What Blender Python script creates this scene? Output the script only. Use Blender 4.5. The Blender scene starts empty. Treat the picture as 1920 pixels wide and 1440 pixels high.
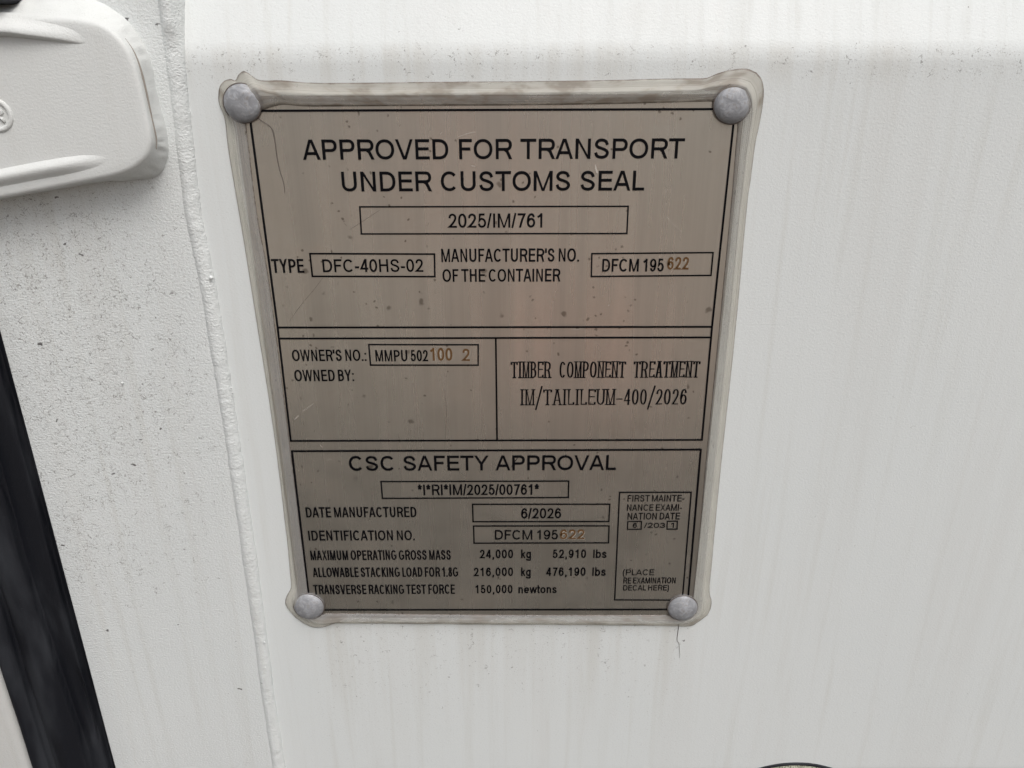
import bpy, bmesh, math, random
import numpy as np
from mathutils import Vector, Matrix, noise as mnoise

scene = bpy.context.scene
COL = scene.collection
rnd = random.Random(7)

# ------------------------------------------------------------------ camera
# World: X right, Y into the door, Z up.  The outer skin of the door is y = 0.
FPX, CX, CY = 1442.0, 960.0, 720.0           # focal length of the phone in photo pixels
PITCH = math.atan(FPX / 3576.0)              # from where the plate's upright edges converge
ROLL = math.radians(-0.20)
CAM_Z = 1.56
PLATE_Y = -0.0012                            # face of the metal plate
CAM_Y = PLATE_Y - 0.309
CAM = Vector((0.0, CAM_Y, CAM_Z))
Fv = Vector((0, math.cos(PITCH), -math.sin(PITCH)))
R0 = Vector((1, 0, 0)); U0 = R0.cross(Fv)
Rv = (R0 * math.cos(ROLL) + U0 * math.sin(ROLL)); Uv = (U0 * math.cos(ROLL) - R0 * math.sin(ROLL))

def px(x, y, Y=0.0):
    """photo pixel -> point of the upright plane y = Y that the thing touches"""
    r = Fv * FPX + Rv * (x - CX) - Uv * (y - CY)
    return CAM + r * ((Y - CAM_Y) / r.y)

cd = bpy.data.cameras.new('camera')
cam = bpy.data.objects.new('camera', cd); COL.objects.link(cam)
cd.sensor_width = 36.0; cd.lens = FPX / 1920.0 * 36.0
cd.clip_start = 0.01; cd.clip_end = 400.0
m3 = Matrix((Rv, Uv, -Fv)).transposed()
cam.matrix_world = Matrix.Translation(CAM) @ m3.to_4x4()
scene.camera = cam

# ------------------------------------------------------------------ sky, sun, exposure
SUN_EL, SUN_AZ = math.radians(58), math.radians(152)
world = bpy.data.worlds.new("World"); scene.world = world; world.use_nodes = True
wn = world.node_tree; bgn = wn.nodes['Background']
sky = wn.nodes.new('ShaderNodeTexSky'); sky.sky_type = 'NISHITA'; sky.sun_disc = False
sky.sun_elevation = SUN_EL; sky.sun_rotation = SUN_AZ
sky.air_density = 1.0; sky.dust_density = 6.0; sky.ozone_density = 1.0
hs = wn.nodes.new('ShaderNodeHueSaturation'); hs.inputs['Saturation'].default_value = 0.30
wn.links.new(sky.outputs[0], hs.inputs['Color']); wn.links.new(hs.outputs[0], bgn.inputs[0])
bgn.inputs[1].default_value = 0.10
sd = bpy.data.lights.new('sun', 'SUN'); sd.energy = 1.15; sd.angle = math.radians(34); sd.color = (1, .975, .94)
sun = bpy.data.objects.new('sun', sd); COL.objects.link(sun)
sdir = Vector((math.sin(SUN_AZ) * math.cos(SUN_EL), math.cos(SUN_AZ) * math.cos(SUN_EL), math.sin(SUN_EL)))
sun.rotation_euler = sdir.to_track_quat('Z', 'Y').to_euler(); sun.location = CAM + sdir * 8
vs = scene.view_settings
vs.view_transform = 'Standard'; vs.look = 'None'; vs.gamma = 1.0; vs.use_curve_mapping = False
vs.exposure = 0.26

# ------------------------------------------------------------------ node helpers
class NT:
    def __init__(s, name):
        s.m = bpy.data.materials.new(name); s.m.use_nodes = True
        s.t = s.m.node_tree; s.p = s.t.nodes['Principled BSDF']; s.out = s.t.nodes['Material Output']
        s.co = s.n('ShaderNodeTexCoord').outputs['Object']
    def n(s, k, **a):
        q = s.t.nodes.new(k)
        for i, v in a.items(): setattr(q, i, v)
        return q
    def set(s, sock, v):
        if isinstance(v, bpy.types.NodeSocket): s.t.links.new(v, sock)
        else:
            if isinstance(v, (tuple, list)) and len(v) == 3 and sock.type == 'RGBA': v = (*v, 1)
            sock.default_value = v
    def P(s, **a):
        for k, v in a.items(): s.set(s.p.inputs[k.replace('_', ' ')], v)
    def map(s, scale=(1, 1, 1), loc=(0, 0, 0), rot=(0, 0, 0), vec=None):
        q = s.n('ShaderNodeMapping'); s.set(q.inputs[0], vec or s.co)
        q.inputs['Scale'].default_value = scale; q.inputs['Location'].default_value = loc; q.inputs['Rotation'].default_value = rot
        return q.outputs[0]
    def noise(s, scale, vec=None, detail=3, rough=.55, dist=0, col=False):
        q = s.n('ShaderNodeTexNoise'); s.set(q.inputs['Vector'], vec or s.co)
        q.inputs['Scale'].default_value = scale; q.inputs['Detail'].default_value = detail
        q.inputs['Roughness'].default_value = rough; q.inputs['Distortion'].default_value = dist
        return q.outputs['Color' if col else 'Fac']
    def vor(s, scale, vec=None, feat='F1', out='Distance', rnd=1.0):
        q = s.n('ShaderNodeTexVoronoi', feature=feat); s.set(q.inputs['Vector'], vec or s.co)
        q.inputs['Scale'].default_value = scale; q.inputs['Randomness'].default_value = rnd
        return q.outputs[out]
    def ramp(s, v, a, b, lo=0.0, hi=1.0, smooth=True):
        q = s.n('ShaderNodeMapRange', interpolation_type='SMOOTHSTEP' if smooth else 'LINEAR')
        s.set(q.inputs[0], v)
        for i, x in zip((1, 2, 3, 4), (a, b, lo, hi)): s.set(q.inputs[i], x)
        return q.outputs[0]
    def math(s, op, a, b=0.0, c=None):
        q = s.n('ShaderNodeMath', operation=op); s.set(q.inputs[0], a); s.set(q.inputs[1], b)
        if c is not None: s.set(q.inputs[2], c)
        return q.outputs[0]
    def mul(s, *v):
        r = v[0]
        for x in v[1:]: r = s.math('MULTIPLY', r, x)
        return r
    def mix(s, f, a, b, mode='MIX'):
        q = s.n('ShaderNodeMix', data_type='RGBA', blend_type=mode)
        s.set(q.inputs[0], f); s.set(q.inputs[6], a); s.set(q.inputs[7], b)
        return q.outputs[2]
    def sep(s, vec=None):
        q = s.n('ShaderNodeSeparateXYZ'); s.set(q.inputs[0], vec or s.co); return q.outputs
    def warp(s, amt, scale, vec=None):
        q = s.n('ShaderNodeVectorMath', operation='MULTIPLY_ADD')
        s.set(q.inputs[0], s.noise(scale, vec, 2, col=True)); q.inputs[1].default_value = (amt,) * 3
        s.set(q.inputs[2], vec or s.co); return q.outputs[0]
    def bump(s, h, dist, strength=1.0, prev=None):
        q = s.n('ShaderNodeBump'); s.set(q.inputs['Height'], h)
        q.inputs['Distance'].default_value = dist; q.inputs['Strength'].default_value = strength
        if prev: s.set(q.inputs['Normal'], prev)
        return q.outputs[0]

# ------------------------------------------------------------------ materials
def paint_mat(name, base, dirt_centre=None, dirt_r=.09, dirt_amt=1.0, speck=1.0, peel=1.0, streak=1.0, zonefn=None):
    """off-white sprayed steel: orange peel, rain streaks, grit caught in the peel, small curled chips"""
    n = NT(name)
    X, Y, Z = n.sep()
    # rain streaks, long in z
    st = n.noise(1, n.map((150, 30, 5)), 4, .6, .4)
    st2 = n.noise(1, n.map((45, 30, 2.2), (3, 1, 7)), 3, .6, .5)
    col = n.mix(n.mul(n.ramp(st, .48, .74), .30 * streak), base, (base[0] * .80, base[1] * .77, base[2] * .72))
    col = n.mix(n.mul(n.ramp(st2, .5, .72), .22 * streak), col, (base[0] * .86, base[1] * .82, base[2] * .79))
    lg = n.noise(9, None, 4, .6)
    col = n.mix(n.mul(n.ramp(lg, .4, .7), .15), col, (base[0] * .93, base[1] * .96, base[2] * .97))
    # dirt zone
    if dirt_centre:
        dx = n.math('SUBTRACT', X, dirt_centre[0]); dz = n.math('SUBTRACT', Z, dirt_centre[1])
        r2 = n.math('ADD', n.mul(dx, dx), n.mul(dz, dz, .35))
        zone = n.ramp(n.math('ADD', n.math('SQRT', r2), n.mul(n.math('SUBTRACT', n.noise(22, None, 4), .5), .07)), dirt_r, dirt_r * .35)
        zone = n.mul(zone, dirt_amt)
    else:
        zone = zonefn(n, X, Z) if zonefn else 0.0
    if zonefn:
        col = n.mix(n.mul(zone, n.ramp(n.noise(1, n.map((110, 20, 4), (2, 5, 1)), 3, .6), .42, .66), .40), col, (base[0] * .72, base[1] * .66, base[2] * .58))
    # curled dark marks: broken pieces of a wandering contour line, grit and a few crescents
    cn = n.noise(380, n.map((1, 1, 1.25)), 2, .5, .6)
    gate = n.noise(260, n.map((1, 1, 1), (5, 2, 9)), 2, .6)
    lim = n.math('SUBTRACT', .745 - .035 * speck, n.mul(zone, .25)) if dirt_centre or zonefn else .745 - .035 * speck
    lim = n.math('ADD', lim, n.mul(n.math('SUBTRACT', .5, lg), .22))
    g1 = n.ramp(n.math('SUBTRACT', gate, lim), 0.0, .05)
    s1 = n.mul(n.ramp(n.math('ABSOLUTE', n.math('SUBTRACT', cn, .5)), .020, .006), g1, .62)
    vec2 = n.map((1, 1, 2.2), (1.3, .2, .7), vec=n.warp(.004, 300))
    q2 = n.n('ShaderNodeTexVoronoi'); n.set(q2.inputs['Vector'], vec2); q2.inputs['Scale'].default_value = 95
    c2 = n.sep(q2.outputs['Color'])
    thr2 = n.math('ADD', n.math('MULTIPLY', zone, .15), .024 * speck)
    rad2 = n.math('ADD', n.mul(c2[2], .13), .03)
    s2 = n.mul(n.ramp(n.math('SUBTRACT', thr2, c2[1]), 0.0, .01), n.ramp(n.math('SUBTRACT', rad2, q2.outputs['Distance']), 0.0, .035), .85)
    fine = n.noise(1900, None, 2, .6)
    grit = n.mul(n.ramp(fine, .60, .74), n.math('ADD', n.mul(zone, .75), .20))
    col = n.mix(s1, col, (.11, .095, .085)); col = n.mix(s2, col, (.05, .045, .045)); col = n.mix(grit, col, (.22, .19, .165))
    peelh = n.noise(880, n.map((1, 1, 1.3)), 2, .6)
    nb = n.bump(n.math('ADD', peelh, n.mul(fine, .5)), .00034 * peel, .6)
    n.P(Base_Color=col, Roughness=n.ramp(st, .3, .8, .42, .6), Normal=nb)
    n.p.inputs['Specular IOR Level'].default_value = .35
    return n.m

WHITE = (.712, .736, .733)
gz = px(60, 540).z
def panel_zone(n, X, Z):
    # run-off below the plate, and chips in the bend of the fold
    xa = n.mul(n.ramp(X, px(560, 1170).x, px(620, 1170).x), n.ramp(X, px(1320, 1170).x, px(1270, 1170).x))
    low = n.mul(n.ramp(Z, px(900, 1420).z, px(900, 1180).z), n.ramp(Z, px(900, 1150).z, px(900, 1172).z), xa, .62)
    fold = n.mul(n.ramp(Z, px(900, 190).z, px(900, 125).z), n.ramp(Z, px(900, 70).z, px(900, 100).z), .60)
    return n.math('ADD', low, fold)
M_PANEL = paint_mat('panel_paint', WHITE, None, speck=.7, peel=.42, zonefn=panel_zone)
M_STILE = paint_mat('stile_paint', WHITE, (px(20, 560).x - .012, px(20, 560).z), .13, 1.0, 1.0, peel=1.7)
M_HINGE = paint_mat('hinge_paint', (.685, .70, .69), None, speck=-1.0, peel=.6, streak=.4)
M_POST = paint_mat('post_paint', (.60, .60, .585), None, speck=.5)

def plate_mat():
    n = NT('brushed_stainless')
    X, Y, Z = n.sep()
    br2 = n.noise(1, n.map((130, 40, 5)), 3, .5); hair = n.noise(1, n.map((1500, 40, 14)), 2, .5)
    cl = n.noise(38, None, 5, .62, .3)
    col = n.mix(n.ramp(n.math('ADD', n.mul(br2, .8), n.mul(hair, .2)), .30, .70, smooth=False), (.64, .61, .552), (.52, .492, .442))
    col = n.mix(n.mul(n.ramp(cl, .45, .7), .35), col, (.47, .40, .33))
    # rust-tinted rain spots
    w = n.map((1, 1, 1), (.37, .11, .21), vec=n.warp(.003, 220))
    d = n.vor(150, w); c = n.sep(n.vor(150, w, out='Color'))[0]
    sp = n.mul(n.ramp(n.math('SUBTRACT', n.mul(n.ramp(br2, .35, .75), .17), c), 0, .02), n.ramp(d, .26, .12))
    d3 = n.vor(480, w); c3 = n.sep(n.vor(480, w, out='Color'))[1]
    sp2 = n.mul(n.ramp(n.math('SUBTRACT', n.mul(n.ramp(cl, .4, .7), .09), c3), 0, .02), n.ramp(d3, .34, .15))
    dirt = n.math('MAXIMUM', n.mul(sp, .55), n.mul(sp2, .6))
    col = n.mix(dirt, col, (.075, .052, .03))
    film = n.ramp(cl, .35, .8, .02, .14)
    n.P(Base_Color=col, Metallic=n.math('SUBTRACT', .93, film),
        Roughness=n.math('ADD', n.ramp(br2, .3, .7, .24, .31, smooth=False), 0.0))
    return n.m
M_PLATE = plate_mat()

def simple(name, c, rough=.5, metal=0, bump=None):
    n = NT(name); n.P(Base_Color=c, Roughness=rough, Metallic=metal)
    if bump: n.P(Normal=n.bump(n.noise(bump[0], None, 3), bump[1], .6))
    return n.m

def ink_mat(name, c, wear):
    n = NT(name)
    w = n.noise(900, None, 3, .6); w2 = n.noise(120, None, 3)
    f = n.mul(n.ramp(w, .62, .75), n.ramp(w2, .45, .7), wear)
    n.P(Base_Color=n.mix(f, c, (.33, .30, .27)), Roughness=.5)
    n.p.inputs['Specular IOR Level'].default_value = .12
    return n.m
M_INK = ink_mat('black_ink', (.0015, .0015, .003), .22)
M_STAMP = ink_mat('brown_stamp', (.125, .066, .028), .5)
M_STAMP_EDGE = simple('painted_stamp_rim', (.44, .40, .345), .5, 0)
M_SCR = simple('bright_scratch', (.62, .58, .53), .4, .4)
M_HAIR = simple('dark_fibre', (.11, .09, .08), .6)

def sealant_mat():
    n = NT('clear_sealant')
    uv = n.n('ShaderNodeTexCoord').outputs['UV']
    U, V, _ = n.sep(uv)
    blot = n.noise(1, n.map((62, 1.4, 1), vec=uv), 3, .6, .2)
    fine = n.noise(1, n.map((300, 6, 1), vec=uv), 3, .6)
    lines = n.noise(1, n.map((2.5, 26, 1), vec=uv), 2, .5); strand = n.noise(1, n.map((3, 75, 1), (4, 2, 0), vec=uv), 2, .5)
    grime = n.noise(420, None, 3, .6)
    base = n.mix(n.mul(n.ramp(lines, .42, .62), .35), (.80, .785, .73), (.58, .57, .53))
    base = n.mix(n.mul(n.ramp(n.math('ADD', V, n.mul(n.math('SUBTRACT', lines, .5), .25)), .42, .58), .8), base, (.45, .455, .475))
    base = n.mix(n.mul(n.ramp(strand, .54, .62), n.ramp(V, .3, .5), .55), base, (.72, .71, .68))
    X, Y, Z = n.sep()
    # the level runs (top and bottom) hold more brown dirt than the upright ones
    tz = n.ramp(Z, px(900, 210).z, px(900, 196).z); bz_ = n.ramp(Z, px(900, 1140).z, px(900, 1155).z)
    level = n.math('MAXIMUM', tz, n.mul(bz_, .8))
    brown = n.mul(n.ramp(blot, .42, .62), n.math('ADD', n.mul(level, .7), .05))
    col = n.mix(brown, base, (.20, .15, .105))
    edge = n.math('MAXIMUM', n.ramp(V, .10, .03), n.ramp(V, .92, .98))
    ln = n.mul(n.ramp(lines, .62, .68), n.ramp(lines, .76, .70), .85)
    e2 = n.math('MAXIMUM', n.mul(edge, n.ramp(fine, .25, .6, .45, .95)), ln)
    col = n.mix(e2, col, (.095, .068, .05))
    col = n.mix(n.mul(n.ramp(grime, .66, .74), .5), col, (.12, .1, .08))
    n.P(Base_Color=col, Roughness=n.ramp(fine, .3, .7, .14, .28), Normal=n.bump(n.math('ADD', n.math('ADD', lines, n.mul(strand, .7)), n.mul(fine, .2)), .0005, .45))
    n.p.inputs['Specular IOR Level'].default_value = .55
    tr = n.n('ShaderNodeBsdfTransparent'); tr.inputs[0].default_value = (.86, .84, .79, 1)
    mx = n.n('ShaderNodeMixShader')
    fac = n.math('ADD', .36, n.math('ADD', n.mul(e2, .4), n.mul(brown, .3)))
    n.set(mx.inputs[0], fac); n.t.links.new(tr.outputs[0], mx.inputs[1]); n.t.links.new(n.p.outputs[0], mx.inputs[2])
    n.t.links.new(mx.outputs[0], n.out.inputs[0])
    return n.m
M_SEAL = sealant_mat()

def rivet_mat():
    n = NT('smeared_aluminium')
    w = n.warp(.006, 160)
    a = n.noise(260, w, 4, .6, 1.2); b = n.noise(900, None, 3)
    col = n.mix(n.ramp(a, .4, .65), (.27, .275, .29), (.39, .40, .43))
    col = n.mix(n.mul(n.ramp(n.math('ADD', n.mul(b, .5), n.mul(a, .5)), .52, .62), .55), col, (.24, .215, .185))
    n.P(Base_Color=col, Metallic=.1, Roughness=n.ramp(a, .3, .7, .38, .6), Normal=n.bump(a, .0004, .45))
    return n.m
M_RIVET = rivet_mat()

def rubber_mat():
    n = NT('black_rubber')
    d = n.noise(1, n.map((60, 60, 14)), 3, .5, .2); f = n.noise(1100, None, 3, .6)
    col = n.mix(n.mul(n.ramp(d, .38, .66), .85), (.008, .009, .013), (.034, .037, .044))
    col = n.mix(n.mul(n.ramp(f, .66, .76), .4), col, (.07, .072, .07))
    n.P(Base_Color=col, Roughness=n.ramp(d, .3, .7, .5, .72), Normal=n.bump(n.math('ADD', d, n.mul(f, .15)), .0012, .5))
    n.p.inputs['Specular IOR Level'].default_value = .3
    return n.m
M_RUBBER = rubber_mat()

def ground_mat():
    n = NT('yard_gravel')
    a = n.noise(2.2, None, 5, .6); b = n.vor(38); c = n.noise(.35, None, 4)
    col = n.mix(n.ramp(a, .35, .7), (.26, .225, .185), (.40, .375, .335))
    col = n.mix(n.mul(n.ramp(b, .1, .55), .5), col, (.15, .13, .11))
    col = n.mix(n.mul(n.ramp(c, .45, .65), .5), col, (.36, .27, .21))
    # red clay patches made up to tint the plate's reflection reddish
    X, Y, Z = n.sep()
    for cx_, cy_, rx_, ry_ in ((.45, -4.6, .75, 1.2), (-.2, -24, 2.6, 11), (-1.5, -13, 1.2, 3.5), (7, -9, 2, 3)):
        dx = n.math('DIVIDE', n.math('SUBTRACT', X, cx_), rx_); dy = n.math('DIVIDE', n.math('SUBTRACT', Y, cy_), ry_)
        r = n.math('ADD', n.math('SQRT', n.math('ADD', n.mul(dx, dx), n.mul(dy, dy))), n.mul(n.math('SUBTRACT', a, .5), 1.2))
        col = n.mix(n.mul(n.ramp(r, 1.1, .7), .85), col, (.40, .17, .115))
    n.P(Base_Color=col, Roughness=.9, Normal=n.bump(b, .02, .6))
    return n.m
def added_asphalt_mat():
    n = NT('added_asphalt')
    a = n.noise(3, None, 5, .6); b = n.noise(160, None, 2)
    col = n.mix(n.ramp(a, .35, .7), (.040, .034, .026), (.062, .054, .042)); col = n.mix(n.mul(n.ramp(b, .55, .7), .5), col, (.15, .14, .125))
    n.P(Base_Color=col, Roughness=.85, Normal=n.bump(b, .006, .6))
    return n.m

# ------------------------------------------------------------------ object helpers
def link(name, verts, faces, mat, parent=None, smooth=True, uv=None):
    me = bpy.data.meshes.new(name); me.from_pydata([tuple(v) for v in verts], [], faces); me.update()
    if mat: me.materials.append(mat)
    if smooth: me.polygons.foreach_set('use_smooth', [True] * len(me.polygons))
    if uv:
        l = me.uv_layers.new(name='UVMap')
        for lp in me.loops: l.data[lp.index].uv = uv[lp.vertex_index]
    o = bpy.data.objects.new(name, me); COL.objects.link(o)
    if parent:
        o.parent = parent; o.matrix_parent_inverse = Matrix.Translation(-Vector(WORLD_LOC[parent.name]))
    return o
WORLD_LOC = {}
def root(name, loc, label, cat, group=None):
    o = bpy.data.objects.new(name, None); o.empty_display_size = .02; o.location = loc; COL.objects.link(o)
    WORLD_LOC[o.name] = tuple(loc); o['label'] = label; o['category'] = cat
    if group: o['group'] = group
    return o
def sub(parent_part, o):
    """make o a sub-part of a mesh part whose own coordinates are world coordinates"""
    o.parent = parent_part; o.matrix_parent_inverse = Matrix.Identity(4); return o

def grid(nu, nv, f):
    V = [f(i / nu, j / nv) for j in range(nv + 1) for i in range(nu + 1)]
    Fc = [(j * (nu + 1) + i, j * (nu + 1) + i + 1, (j + 1) * (nu + 1) + i + 1, (j + 1) * (nu + 1) + i) for j in range(nv) for i in range(nu)]
    return V, Fc
def sm(a, b, x):
    t = min(1, max(0, (x - a) / (b - a))); return t * t * (3 - 2 * t)
def nz(x, y, z=0.0): return mnoise.noise(Vector((x, y, z)))
def interp(pts, x):
    if x <= pts[0][0]: 
        (x0, y0), (x1, y1) = pts[0], pts[1]; return y0 + (y1 - y0) * (x - x0) / (x1 - x0)
    for (x0, y0), (x1, y1) in zip(pts, pts[1:]):
        if x <= x1: return y0 + (y1 - y0) * (x - x0) / (x1 - x0)
    (x0, y0), (x1, y1) = pts[-2], pts[-1]; return y0 + (y1 - y0) * (x - x0) / (x1 - x0)
def resample(pts, n):
    pts = [Vector(p) for p in pts]; d = [0]
    for a, b in zip(pts, pts[1:]): d.append(d[-1] + (b - a).length)
    out = []; k = 0
    for i in range(n + 1):
        s = d[-1] * i / n
        while k < len(d) - 2 and s > d[k + 1]: k += 1
        t = (s - d[k]) / max(1e-9, d[k + 1] - d[k]); out.append(pts[k].lerp(pts[k + 1], min(1, t)))
    return out
def catmull(p, k=6, closed=False):
    n = len(p); out = []
    rng = range(n) if closed else range(n - 1)
    for i in rng:
        if closed: a, b, c, d = p[i - 1], p[i], p[(i + 1) % n], p[(i + 2) % n]
        else: a, b, c, d = p[max(i - 1, 0)], p[i], p[i + 1], p[min(i + 2, n - 1)]
        for j in range(k):
            t = j / k
            out.append(tuple(.5 * (2 * b[q] + (c[q] - a[q]) * t + (2 * a[q] - 5 * b[q] + 4 * c[q] - d[q]) * t * t + (3 * b[q] - a[q] - 3 * c[q] + d[q]) * t ** 3) for q in range(len(b))))
    if not closed: out.append(tuple(p[-1]))
    return out
def tube(path, rad, nseg=8, ry=1.0):
    """tube along a path; rad may be a function of 0..1; closed ends"""
    V, Fc = [], []; n = len(path)
    for i, p in enumerate(path):
        p = Vector(p); t = (Vector(path[min(i + 1, n - 1)]) - Vector(path[max(i - 1, 0)])).normalized()
        side = t.cross(Vector((0, 1, 0)))
        side = side.normalized() if side.length > 1e-4 else Vector((1, 0, 0)); up = side.cross(t)
        r = rad(i / (n - 1)) if callable(rad) else rad
        for k in range(nseg):
            a = 2 * math.pi * k / nseg; V.append(p + side * (r * math.cos(a)) + up * (r * ry * math.sin(a)))
    for i in range(n - 1):
        for k in range(nseg):
            a, b = i * nseg + k, i * nseg + (k + 1) % nseg; Fc.append((a, b, b + nseg, a + nseg))
    Fc.append(tuple(range(nseg))); Fc.append(tuple(range((n - 1) * nseg, n * nseg)))
    return V, Fc

# ------------------------------------------------------------------ ground
g = link('ground', [(-90, -90, 0), (90, -90, 0), (90, 60, 0), (-90, 60, 0)], [(0, 1, 2, 3)], ground_mat(), smooth=False)
g['kind'] = 'structure'; g['label'] = 'brown gravel yard below the container'

def strip():  # invented strip out of view, darkens what the lower plate reflects
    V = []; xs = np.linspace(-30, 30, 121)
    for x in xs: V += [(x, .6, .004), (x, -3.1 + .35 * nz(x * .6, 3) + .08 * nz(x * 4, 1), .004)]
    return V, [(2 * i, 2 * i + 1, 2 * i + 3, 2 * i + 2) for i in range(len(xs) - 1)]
rd = link('added_asphalt_strip', *strip(), added_asphalt_mat(), smooth=False); rd['kind'] = 'structure'; rd['label'] = 'dark asphalt strip added out of view to darken the lower reflection in the plate'

# ------------------------------------------------------------------ container door
STILE_Y = -0.0022
seam_px = [(0, 330), (100, 343), (200, 354), (400, 376), (520, 401), (560, 408), (800, 445), (1000, 474), (1200, 501), (1300, 513), (1440, 534)]
def seam_x(z):
    # photo row of this height on the skin, then the traced column
    lo, hi = -3000.0, 6000.0
    for _ in range(50):
        mid = (lo + hi) / 2
        if px(400, mid).z > z: lo = mid
        else: hi = mid
    return px(interp(seam_px, min(max(lo, -100), 1600)), lo).x
Z_FOLD = px(1000, 99).z
SEAM_MEAN = px(445, 800).x
door = root('container_door', (SEAM_MEAN, 0, .18), 'off-white painted steel container door that fills the picture, streaked and speckled with dirt', 'container door')
DOOR_BOT, DOOR_TOP = .18, 2.5
def panel_y(z):
    """pressed corrugation: flat bay, sloped fold going inward above it, recessed bay, fold out again"""
    per, dep, run = .62, .023, .058
    q = (z - Z_FOLD) % per if z > Z_FOLD - .05 else (z - Z_FOLD) % per
    def soft(a):  # ramp with rounded bends
        r = .0042; x = a
        if x < -r: return 0
        if x < r: return (x + r) ** 2 / (4 * r)
        return x
    def rampf(q): return soft(q) - soft(q - run)
    return dep / run * (rampf(q) - rampf(q - .20)+ (soft(q - per) if q > per - .01 else 0))
def zs_for_panel():
    z = set(np.linspace(DOOR_BOT, DOOR_TOP, 90))
    for k in range(-3, 4):
        for c in (0, .058, .20, .258):
            for d in np.linspace(-.008, .008, 11):
                zz = Z_FOLD + k * .62 + c + d
                if DOOR_BOT < zz < DOOR_TOP: z.add(zz)
    z |= set(np.linspace(px(900, 1500).z, px(900, -40).z, 120))
    return sorted(z)
ZS = zs_for_panel()
XS = [0, .012, .018, .03, .04, .08, .14, .2, .3, .45, .65, .9]
V, Fc = [], []
for z in ZS:
    sx = SEAM_MEAN - .014
    for x in XS:
        V.append((sx + x, panel_y(z) + .00045 * nz(x * 9, z * 7) * sm(0, .05, x), z))
n = len(XS)
for j in range(len(ZS) - 1):
    for i in range(n - 1): a = j * n + i; Fc.append((a, a + 1, a + n + 1, a + n))
panel = link('panel', V, Fc, M_PANEL, door)

GASK_X = (px(98, 1000, STILE_Y).x + px(211, 1435, STILE_Y).x) / 2      # free edge of the stile, where the rubber starts
# stile: upright box section with rounded corners, a little proud of the panel
def stile_mesh():
    V, Fc = [], []; zs = list(np.linspace(DOOR_BOT, DOOR_TOP, 260)); prof = []
    R = .004
    for a in np.linspace(180, 270, 7): prof.append(('l', R * math.cos(math.radians(a)) * .35 + R * .35, R + R * math.sin(math.radians(a))))
    for t in np.linspace(.15, .85, 6): prof.append(('m', t, 0))
    for a in np.linspace(270, 360, 9): prof.append(('r', -R + R * math.cos(math.radians(a)), R + R * math.sin(math.radians(a))))
    for z in zs:
        xr = (seam_x(z) if px(400, 1520).z < z < px(400, -60).z else SEAM_MEAN) - .0008
        for k, u, d in prof:
            x = GASK_X + u if k == 'l' else (GASK_X + (xr - GASK_X) * u if k == 'm' else xr + u)
            V.append((x, STILE_Y + d + .0003 * nz(x * 14, z * 11, 4), z))
        V.append((xr, .05, z)); V.append((GASK_X, .05, z))
    n = len(prof) + 2
    for j in range(len(zs) - 1):
        for i in range(n): a = j * n + i; b = j * n + (i + 1) % n; Fc.append((a, b, b + n, a + n))
    Fc.append(tuple(range(n))); Fc.append(tuple(range((len(zs) - 1) * n, len(zs) * n)))
    return V, Fc
stile = link('stile', *stile_mesh(), M_STILE, door)

# bead of weld and paint along the seam; it wanders, swells and shows a fine crack on its panel side
def bead_mesh():
    zs = [z for z in np.arange(DOOR_BOT + .02, DOOR_TOP - .02, .0016)]
    V, Fc = [], []; na = 12
    for z in zs:
        ins = px(400, 1520).z < z < px(400, -60).z
        sx = seam_x(z) if ins else SEAM_MEAN
        py = panel_y(z)
        w = .0031 + .0003 * nz(z * 210, 3) + .0004 * nz(z * 45, 9)
        hgt = .0020 + .00045 * nz(z * 420, 1) + .00025 * nz(z * 90, 5)
        for k in range(na + 1):
            a = math.pi * k / na
            x = sx - .0026 - w * math.cos(a); q_ = sm(0, .004, py); f_ = (k / na) * (1 - q_) + sm(.55, 1.0, k / na) * q_; y = STILE_Y + (py - STILE_Y) * f_
            V.append((x + .00025 * nz(x * 900, z * 700), y - hgt * math.sin(a) ** (1.7 if k < na / 2 else .9) if 0 < k < na else y + (.001 if k else .0001), z))
    n = na + 1
    for j in range(len(zs) - 1):
        for i in range(na): a = j * n + i; Fc.append((a, a + 1, a + n + 1, a + n))
    return V, Fc
M_BEAD = paint_mat('bead_paint', WHITE, None, speck=.8, peel=2.4)
link('weld_bead', *bead_mesh(), M_BEAD, door)
# round spatter beads on the seam
def blob(c, r, squash=.6, n=10):
    V, Fc = [], []
    for j in range(5):
        a = math.pi / 2 * j / 5
        for i in range(n):
            b = 2 * math.pi * i / n
            V.append((c[0] + r * math.cos(a) * math.cos(b), c[1] - r * squash * math.sin(a), c[2] + r * math.cos(a) * math.sin(b)))
    V.append((c[0], c[1] - r * squash, c[2]))
    for j in range(4):
        for i in range(n): a = j * n + i; b = j * n + (i + 1) % n; Fc.append((a, b, b + n, a + n))
    for i in range(n): Fc.append((4 * n + i, 4 * n + (i + 1) % n, 5 * n))
    return V, Fc
for x, y, r in [(396, 521, 4.2), (391, 603, 3.2), (496, 1204, 2.6), (497, 1251, 2.6), (389, 571, 2.2), (433, 727, 1.8), (436, 737, 1.6), (229, 718, 2.6)]:
    p = px(x, y, STILE_Y - .0004); link('weld_spatter', *blob((p.x, p.y, p.z), r * .00023, .8), M_STILE, door)

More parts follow.
